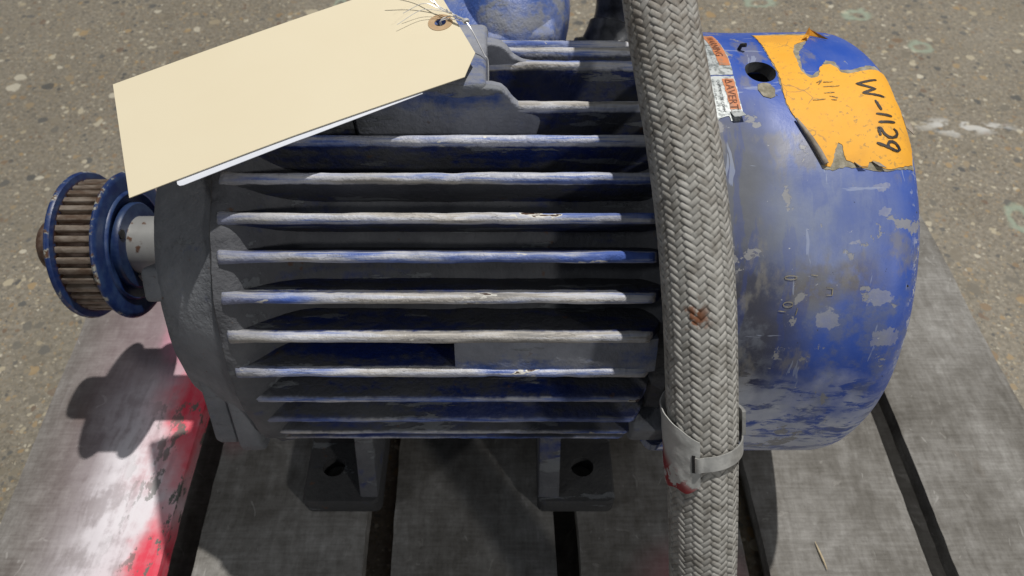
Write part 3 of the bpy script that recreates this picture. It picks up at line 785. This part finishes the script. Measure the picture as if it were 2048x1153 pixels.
# warning labels beside the hose
wl = obj('warning_label', patch([(.108,111),(.1325,111.8),(.1332,104.7),(.1336,97.5),(.1331,92.1),(.1327,90.1),(.108,90.1)], .0004, .0002, seed=8), M_SILVER, cov, 60)
al = obj('warning_label', patch([(.105,89.6),(.1328,89.6),(.1327,85.1),(.133,81.4),(.1331,78.2),(.1307,76.2),(.1255,76.2),(.1249,77.6),(.1194,76.9),(.1161,75.3),(.105,75.3)], .0004, .0003, seed=9), M_SILVER, cov, 60)
obj('orange_strip', patch([(.1250,110.6),(.1318,111),(.1326,104),(.1330,97),(.1325,93.6),(.1262,93.6)], .00065, .0003, seed=10), M_ORANGE, wl, 60)
obj('orange_strip', patch([(.1252,88.6),(.1320,88.6),(.1322,84),(.1325,79.3),(.1262,79.3)], .00065, .0002, seed=11), M_ORANGE, al, 60)
def text(body, size, x, th, off, mat, parent, name='lettering'):
    c = bpy.data.curves.new('t', 'FONT'); c.body = body; c.size = size; c.resolution_u = 2
    o = bpy.data.objects.new('t', c); col0.objects.link(o); dg = bpy.context.evaluated_depsgraph_get()
    me = bpy.data.meshes.new_from_object(o.evaluated_get(dg)); bpy.data.objects.remove(o)
    bm = bmesh.new(); bm.from_mesh(me); bpy.data.meshes.remove(me)
    for v in bm.verts: v.co = S(x + v.co.y, th - math.degrees(v.co.x / CR), off)
    return obj(name, bm, mat, parent, norm=False)
text('AVERT.', .0068, .1264, 86.6, .0009, M_PRINTR, al)
bm = bmesh.new(); ribbon(bm, [(.1268, 88.2), (.1268, 87.0), (.1308, 87.6), (.1268, 88.2)], .0003, .0009); obj('alert_symbol', bm, M_PRINTR, al, norm=False)
text('WARNING', .0066, .1262, 109.2, .0009, M_PRINTR, wl)
text("QUIPEMENT DE COMM", .0025, .1217, 88.2, .0006, M_PRINT, al)
def worn_lines(xs, t0, t1, parent, seed):
    """worn, unreadable small print: rows of broken strokes"""
    rnd = random.Random(seed); bm = bmesh.new()
    for x in xs:
        t = t0
        while t > t1:
            l = rnd.uniform(.15, .55)
            for k in range(3): ribbon(bm, [(x + rnd.uniform(0, .0012), t), (x + rnd.uniform(0, .0016), t - l * .5)], .00013, .00062)
            t -= l + rnd.choice((.12, .15, .5))
    obj('worn_print', bm, M_PRINT, parent, norm=False)
worn_lines((.1187, .1157, .1127), 88.4, 77.8, al, 5)
worn_lines((.1222, .1192, .1162), 109.3, 91.5, wl, 6)
flap('torn_corner', [(.1258, 78.6, .0005), (.1322, 78.9, .0005), (.1335, 76.8, .0035), (.127, 76.4, .0028)], M_SILVER)
bm = bmesh.new()
def oval(x, t, a, b, rot=0): return [(x + a * math.cos(k * .5236) , t + b * math.sin(k * .5236)) for k in range(13)]
for s_ in (oval(.1555, 42.3, .0034, .42), oval(.1553, 36.6, .0028, .55), [(.150, 35.2), (.1545, 35.0)], [(.161, 35.9), (.1602, 34.2)], [(.176, 40.2), (.1795, 40.0), (.1795, 38.6), (.1762, 38.6)], [(.1665, 42.9), (.1705, 42.7)]):
    ribbon(bm, s_, .00028, .0004)
obj('stamped_mark', bm, M_ADH, cov, norm=False)
# small dark drip and dab of dried dirt
obj('dirt_dab', patch([(.1455,86.6),(.149,87.2),(.153,86.8),(.155,85),(.154,83),(.151,82.4),(.147,83),(.1448,85)], .0004, .0004, seed=14), M_ADH, cov, 60)
p = S(.1431, 101.5, .0005); bm = tube([p, p + Vector((.0005, -.0005, .003)), p + Vector((.003, -.002, .0042))], .0013, 8); obj('loose_screw', bm, M_BLACK, cov)

# ------------------------------------------------------------------ braided hose
hose = empty('braided_hose', (.12, -.36, PT), 'grey braided metal hose draped over the blue motor and hanging down in front', 'hose')
HP = [(.100, .235, AX + .060), (.0925, .228, .42), (.086, .205, .485), (.081, .15, .522), (.0785, .09, .527), (.0775, .035, .515), (.0781, -.009, .4987), (.0843, -.0423, .4757), (.0904, -.0752, .4528), (.0954, -.1062, .4282), (.0988, -.1367, .4030), (.1015, -.161, .377), (.1037, -.1837, .3521), (.107, -.2121, .3164), (.111, -.2412, .2752), (.116, -.275, .222), (.121, -.312, .178), (.127, -.355, .1535), (.134, -.41, .1465), (.14, -.47, .1465)]
path = spline(HP, 24)
acc = [0.]
for a, b in zip(path, path[1:]): acc.append(acc[-1] + (b - a).length)
LEN = acc[-1]
frames = []; up = Vector((1, 0, 0))
for i in range(len(path)):
    t = (path[min(i + 1, len(path) - 1)] - path[max(i - 1, 0)]).normalized(); up = (up - t * up.dot(t)).normalized()
    frames.append((path[i], t, up.copy(), t.cross(up)))
import bisect
def hp(s, phi, r):
    s = min(max(s, 0), LEN - 1e-6); i = min(bisect.bisect_right(acc, s) - 1, len(path) - 2); f = (s - acc[i]) / (acc[i + 1] - acc[i])
    a, b = frames[i], frames[i + 1]
    return a[0].lerp(b[0], f) + (a[2].lerp(b[2], f) * math.cos(phi) + a[3].lerp(b[3], f) * math.sin(phi)) * r
HR = .0187
obj('hose_core', tube(path, HR - .0013, 40), M_CORE, hose, 60)
NB, LEAD = 24, .094
beta = math.atan2(2 * math.pi * HR, LEAD); wid = LEAD / NB * math.sin(beta) * .97 / 2
S0 = .03
def strand(i, sg):
    turns = (LEN - S0) / LEAD; n = int(turns * NB / 2 * 12); verts, faces, uvs = [], [], []
    cs = [(-1, -.00026), (-.93, .0), (0, .00004), (.93, .0), (1, -.00026)]
    ph0 = 2 * math.pi * i / NB
    for k in range(n + 1):
        s = S0 + (LEN - S0) * k / n; phi = ph0 + sg * 2 * math.pi * s / LEAD
        m = phi * NB / math.pi
        f = math.tanh(5.0 * math.cos(math.pi * (m - .5) / 2)); wob = 1 + .10 * noise.noise(Vector((s * 60, i, sg)))
        dr = noise.noise(Vector((s * 35, i * 3.3, sg * 5))) * .00018
        sh_ = noise.noise(Vector((s * 25, i * 1.7, sg * 9))) * .00028
        for (c, h) in cs:
            o = c * wid * wob + sh_
            verts.append(hp(s - sg * math.sin(beta) * o * sg, phi + math.cos(beta) * o / HR * sg, HR + sg * f * .00042 + h + dr))
            uvs.append((s * 30, c * .5 + .5))
    for k in range(n):
        for c in range(4):
            a = k * 5 + c; q = (a, a + 1, a + 6, a + 5); faces.append(q if sg < 0 else q[::-1])
    me = bpy.data.meshes.new('braid_strand'); me.from_pydata(verts, [], faces); me.materials.append(M_STRAND)
    ul = me.uv_layers.new(name='UVMap'); vi = [0] * len(me.loops); me.loops.foreach_get('vertex_index', vi)
    ul.data.foreach_set('uv', [q for v in vi for q in uvs[v]])
    me.polygons.foreach_set('use_smooth', [True] * len(me.polygons)); me.update()
    obj('braid_strand', None, None, hose, mesh=me)
for i in range(NB):
    strand(i, 1); strand(i, -1)
# elbow fitting at the conduit box
obj('elbow_fitting', tube(spline([(.062, .20, AX + .02), (.078, .203, AX + .022), (.090, .213, AX + .036), (.0975, .228, AX + .052), (.0985, .233, AX + .075), (.0945, .231, AX + .115)], 6), [.027] * 9 + [.0255] * 8 + [.0225] * 14, 28), M_ELBOW, hose, 40)
obj('ferrule', tube([hp(.012, 0, 0), hp(.030, 0, 0), hp(.052, 0, 0)], [.0235, .0235, .0215], 28), M_ELBOW, hose, 40)
# which s is at the band: find the path point at height .335
def s_at(z):
    for i, p in enumerate(path):
        if i > 150 and p.z < z: return acc[i]
def wrap(fn, s0, s1, a0, a1, r, ns=20, na=40, th=.0006):
    """curved plate round the hose; fn(u,v) keeps a cell"""
    bm = bmesh.new(); g = {}
    for layer, rr in ((0, r), (1, r + th)):
        for i in range(ns + 1):
            for k in range(na + 1):
                u, v = i / ns, k / na; du, dv, dr = fn(u, v)
                g[layer, i, k] = bm.verts.new(hp(s0 + (s1 - s0) * u + du, R_(a0 + (a1 - a0) * v) + dv, rr + dr))
    for i in range(ns):
        for k in range(na):
            for L in (0, 1): bm.faces.new((g[L, i, k], g[L, i + 1, k], g[L, i + 1, k + 1], g[L, i, k + 1]))
    for i in range(ns):
        for k in (0, na): bm.faces.new((g[0, i, k], g[0, i + 1, k], g[1, i + 1, k], g[1, i, k]))
    for k in range(na):
        for i in (0, ns): bm.faces.new((g[0, i, k], g[0, i, k + 1], g[1, i, k + 1], g[1, i, k]))
    return bm
def ang_of(s, x_dir):
    """angle on the hose at s that faces direction x_dir"""
    i = min(bisect.bisect_right(acc, s), len(path) - 1); f = frames[i]; d = Vector(x_dir)
    return math.degrees(math.atan2(d.dot(f[3]), d.dot(f[2])))
s_band = s_at(.3455)
cam_dir = Vector(camo.location) - hp(s_band, 0, 0)
aC = ang_of(s_band, cam_dir); aL = ang_of(s_band, (-1, 0, 0))
sgn = 1 if ((aL - aC + 180) % 360 - 180) > 0 else -1
def plate_fn(u, v):
    # v=0 at the left back, v=1 at the front; the top edge slopes down to the right
    top = -.006 + .016 * v if u < 1 else 0
    du = (1 - u) * (.017 * v ** 1.3) + .0012 * math.sin(v * 17) * u - (u ** 2) * .008 * (1 - math.sin(v * 2.6))
    return du, 0, .0010 + .0006 * noise.noise(Vector((u * 5, v * 6, 0))) + .0016 * (1 - v) * (1 - u)
pl_ = obj('band_plate', wrap(plate_fn, s_band - .0245, s_band + .0225, aC + sgn * 118, aC + sgn * 3, HR + .0006), M_PLATE, hose, 50)
pl_['label'] = 'bent grey metal plate with red paint chips'
def strap_fn(u, v):
    return -.0085 * (v ** 1.5), 0, .0008 + .0014 * math.exp(-((v - .03) / .03) ** 2)
obj('strap', wrap(strap_fn, s_band + .0005, s_band + .0085, aC + sgn * 10, aC - sgn * 150, HR + .0012, 4, 50, .0008), M_STRAP, hose, 50)
obj('strap_slot', wrap(lambda u, v: (0, 0, 0.), s_band - .0005, s_band + .0092, aC + sgn * 14.5, aC + sgn * 9.5, HR + .0026, 4, 3, .0003), M_BLACK, hose, 50)
sb = s_band - .017
aR = ang_of(sb, (1, 0, 0))
obj('strap_buckle', wrap(lambda u, v: (0, 0, .001), sb, sb + .013, aR - 16, aR + 16, HR + .0012, 4, 6, .0018), M_STRAP, hose, 40)

# ------------------------------------------------------------------ shipping tag
bl = Vector((-.2026, -.0932, .4339)); tl = Vector((-.2374, -.0034, .4397)); br = Vector((-.0268, -.0218, .46))
e1 = (br - bl).normalized(); e2 = (tl - bl); e2 = (e2 - e1 * e1.dot(e2)).normalized(); e3 = e1.cross(e2)
TW, TL = .0975, .2035; CA, CB = .012, .0135
LIFT = .0012
def T(u, v, h=0.):
    bend = .0010 * math.sin(u / TL * 3.2) - .0022 * max(0, 1 - v / .02) ** 2 * max(0, (u - .09) / .1)
    return bl + e1 * u + e2 * v + e3 * (h + bend + LIFT)
def card(outline, hole, th, z0, bendcut=True):
    bm = bmesh.new()
    vo = [bm.verts.new((u, v, 0)) for u, v in outline]; loops = [vo]
    if hole: loops.append([bm.verts.new((u, v, 0)) for u, v in hole])
    es = []
    for L in loops: es += [bm.edges.new((L[i], L[(i + 1) % len(L)])) for i in range(len(L))]
    bmesh.ops.triangle_fill(bm, edges=es, use_beauty=True)
    for k in range(1, 20):
        bmesh.ops.bisect_plane(bm, geom=bm.verts[:] + bm.edges[:] + bm.faces[:], plane_co=(TL * k / 20, 0, 0), plane_no=(1, 0, 0))
    for k in (.004, .009, .015, .022, .05):
        bmesh.ops.bisect_plane(bm, geom=bm.verts[:] + bm.edges[:] + bm.faces[:], plane_co=(0, k, 0), plane_no=(0, 1, 0))
    top = bm.faces[:]
    r = bmesh.ops.extrude_face_region(bm, geom=top)
    up_ = {g for g in r['geom'] if isinstance(g, bmesh.types.BMVert)}
    for v in bm.verts: v.co = T(v.co.x, v.co.y, z0 + (th if v in up_ else 0))
    return bm
gx, gy, gr = .1945, TW * .5, .0036
hole = [(gx + gr * math.cos(2 * math.pi * k / 28), gy + gr * math.sin(2 * math.pi * k / 28)) for k in range(28)]
tag = empty('shipping_tag', bl + e1 * .1 + e2 * .05, 'blank cream manila shipping tag wired to the top of the motor', 'tag')
obj('card', card([(0, 0), (TL - CA, 0), (TL, CB), (TL, TW - CB), (TL - CA, TW), (0, TW)], hole, .00045, 0), M_CARD, tag, 30)
bm = bmesh.new(); rows = []
for rr, hh in ((gr * .98, .0002), (gr * .98, .00075), (.0074, .00075), (.0075, .0002)):
    rows.append([bm.verts.new(T(gx + rr * math.cos(2 * math.pi * k / 40), gy + rr * math.sin(2 * math.pi * k / 40), hh)) for k in range(40)])
for a, b in zip(rows, rows[1:]):
    for k in range(40): bm.faces.new((a[k], a[(k + 1) % 40], b[(k + 1) % 40], b[k]))
obj('reinforcing_ring', bm, M_RING, tag)
bs = card([(.0255, -.0024), (.0265, -.0040), (.0285, -.0046), (.10, -.0034), (.166, -.0006), (.166, .09), (.0255, .09)], None, .0003, -.0009)
o = obj('backing_sheet', bs, M_SHEET, tag, 30); o['label'] = 'white sheet showing below the edge of the tag'
# wires
c0 = T(gx, gy, .0)
bp = Vector((-.0165, .004, AX + .1675))            # where the wire goes round the boss
kn = T(TL + .004, gy - .012, .004)
rnd = random.Random(3)
def wire(pts, r=.00032): obj('wire', tube(spline(pts, 10), r, 6), M_WIRE, tag)
wire([T(gx, gy, -.004), T(gx, gy, .0012), T(gx + .005, gy - .001, .0018), T(TL - .001, gy - .005, .003), kn])
wire([T(gx + .001, gy + .0008, -.004), T(gx + .001, gy + .0008, .0014), T(gx + .006, gy + .0008, .0022), T(TL - .001, gy - .003, .0034), kn + Vector((.0005, .0005, .0005))])
ends = [(.172, TW * .5 + .030, .009), (.181, TW * .5 + .040, .012), (.176, TW * .5 + .012, .006), (.170, TW * .5 + .0065, .004)]
for j, (u, v, h) in enumerate(ends):
    wire([T(u, v, h), T((u + TL) / 2, v * .55 + (gy + .012) * .45, h * .8 + .003), T(TL - .006, gy + .009 - j * .0018, .005), T(TL, gy - .003, .0045), kn + Vector((.0003 * j, 0, .0004 * j))], .00034 if j < 2 else .00022)
tw = []
for k in range(41):
    t = k / 40; p = kn.lerp(T(TL - .003, gy + .002, .0055), t); a = t * 26
    tw.append(p + e3 * math.sin(a) * .0007 + e2 * math.cos(a) * .0007)
obj('wire', tube(tw, .00035, 6), M_WIRE, tag)
obj('wire', tube([kn + e3 * .0012 * math.sin(a) + e1 * .0018 * math.cos(a) + e2 * .00012 * a for a in [k * .5 for k in range(30)]], .00034, 6), M_WIRE, tag)
wire([kn, kn.lerp(bp, .4) + Vector((0, 0, .001)), Vector((-.0165, .004, AX + .1668)), Vector((-.0143, .003, AX + .163)), Vector((-.0142, -.003, AX + .152)), Vector((-.0150, -.004, AX + .146))], .0004)

# ------------------------------------------------------------------ small debris on the pallet
def chip(name, p, l, r, a, lab, mat):
    d = Vector((math.cos(a), math.sin(a), 0)); p = Vector(p)
    b = tube([p - d * l, p - d * l * .3 + Vector((0, 0, r * .4)), p + d * l * .4, p + d * l], [r * .4, r, r * .9, r * .3], 6)
    o = obj(name, b, mat); o['label'] = lab; o['category'] = 'debris'
M_STRAW = simple('pale_splinter', (.42, .33, .20), (.55, .46, .30), 200, .7)
chip('wood_splinter', (.247, -.186, PT + .0017), .011, .0008, 1.75, 'thin pale wood splinter lying flat on a grey pallet board', M_STRAW)
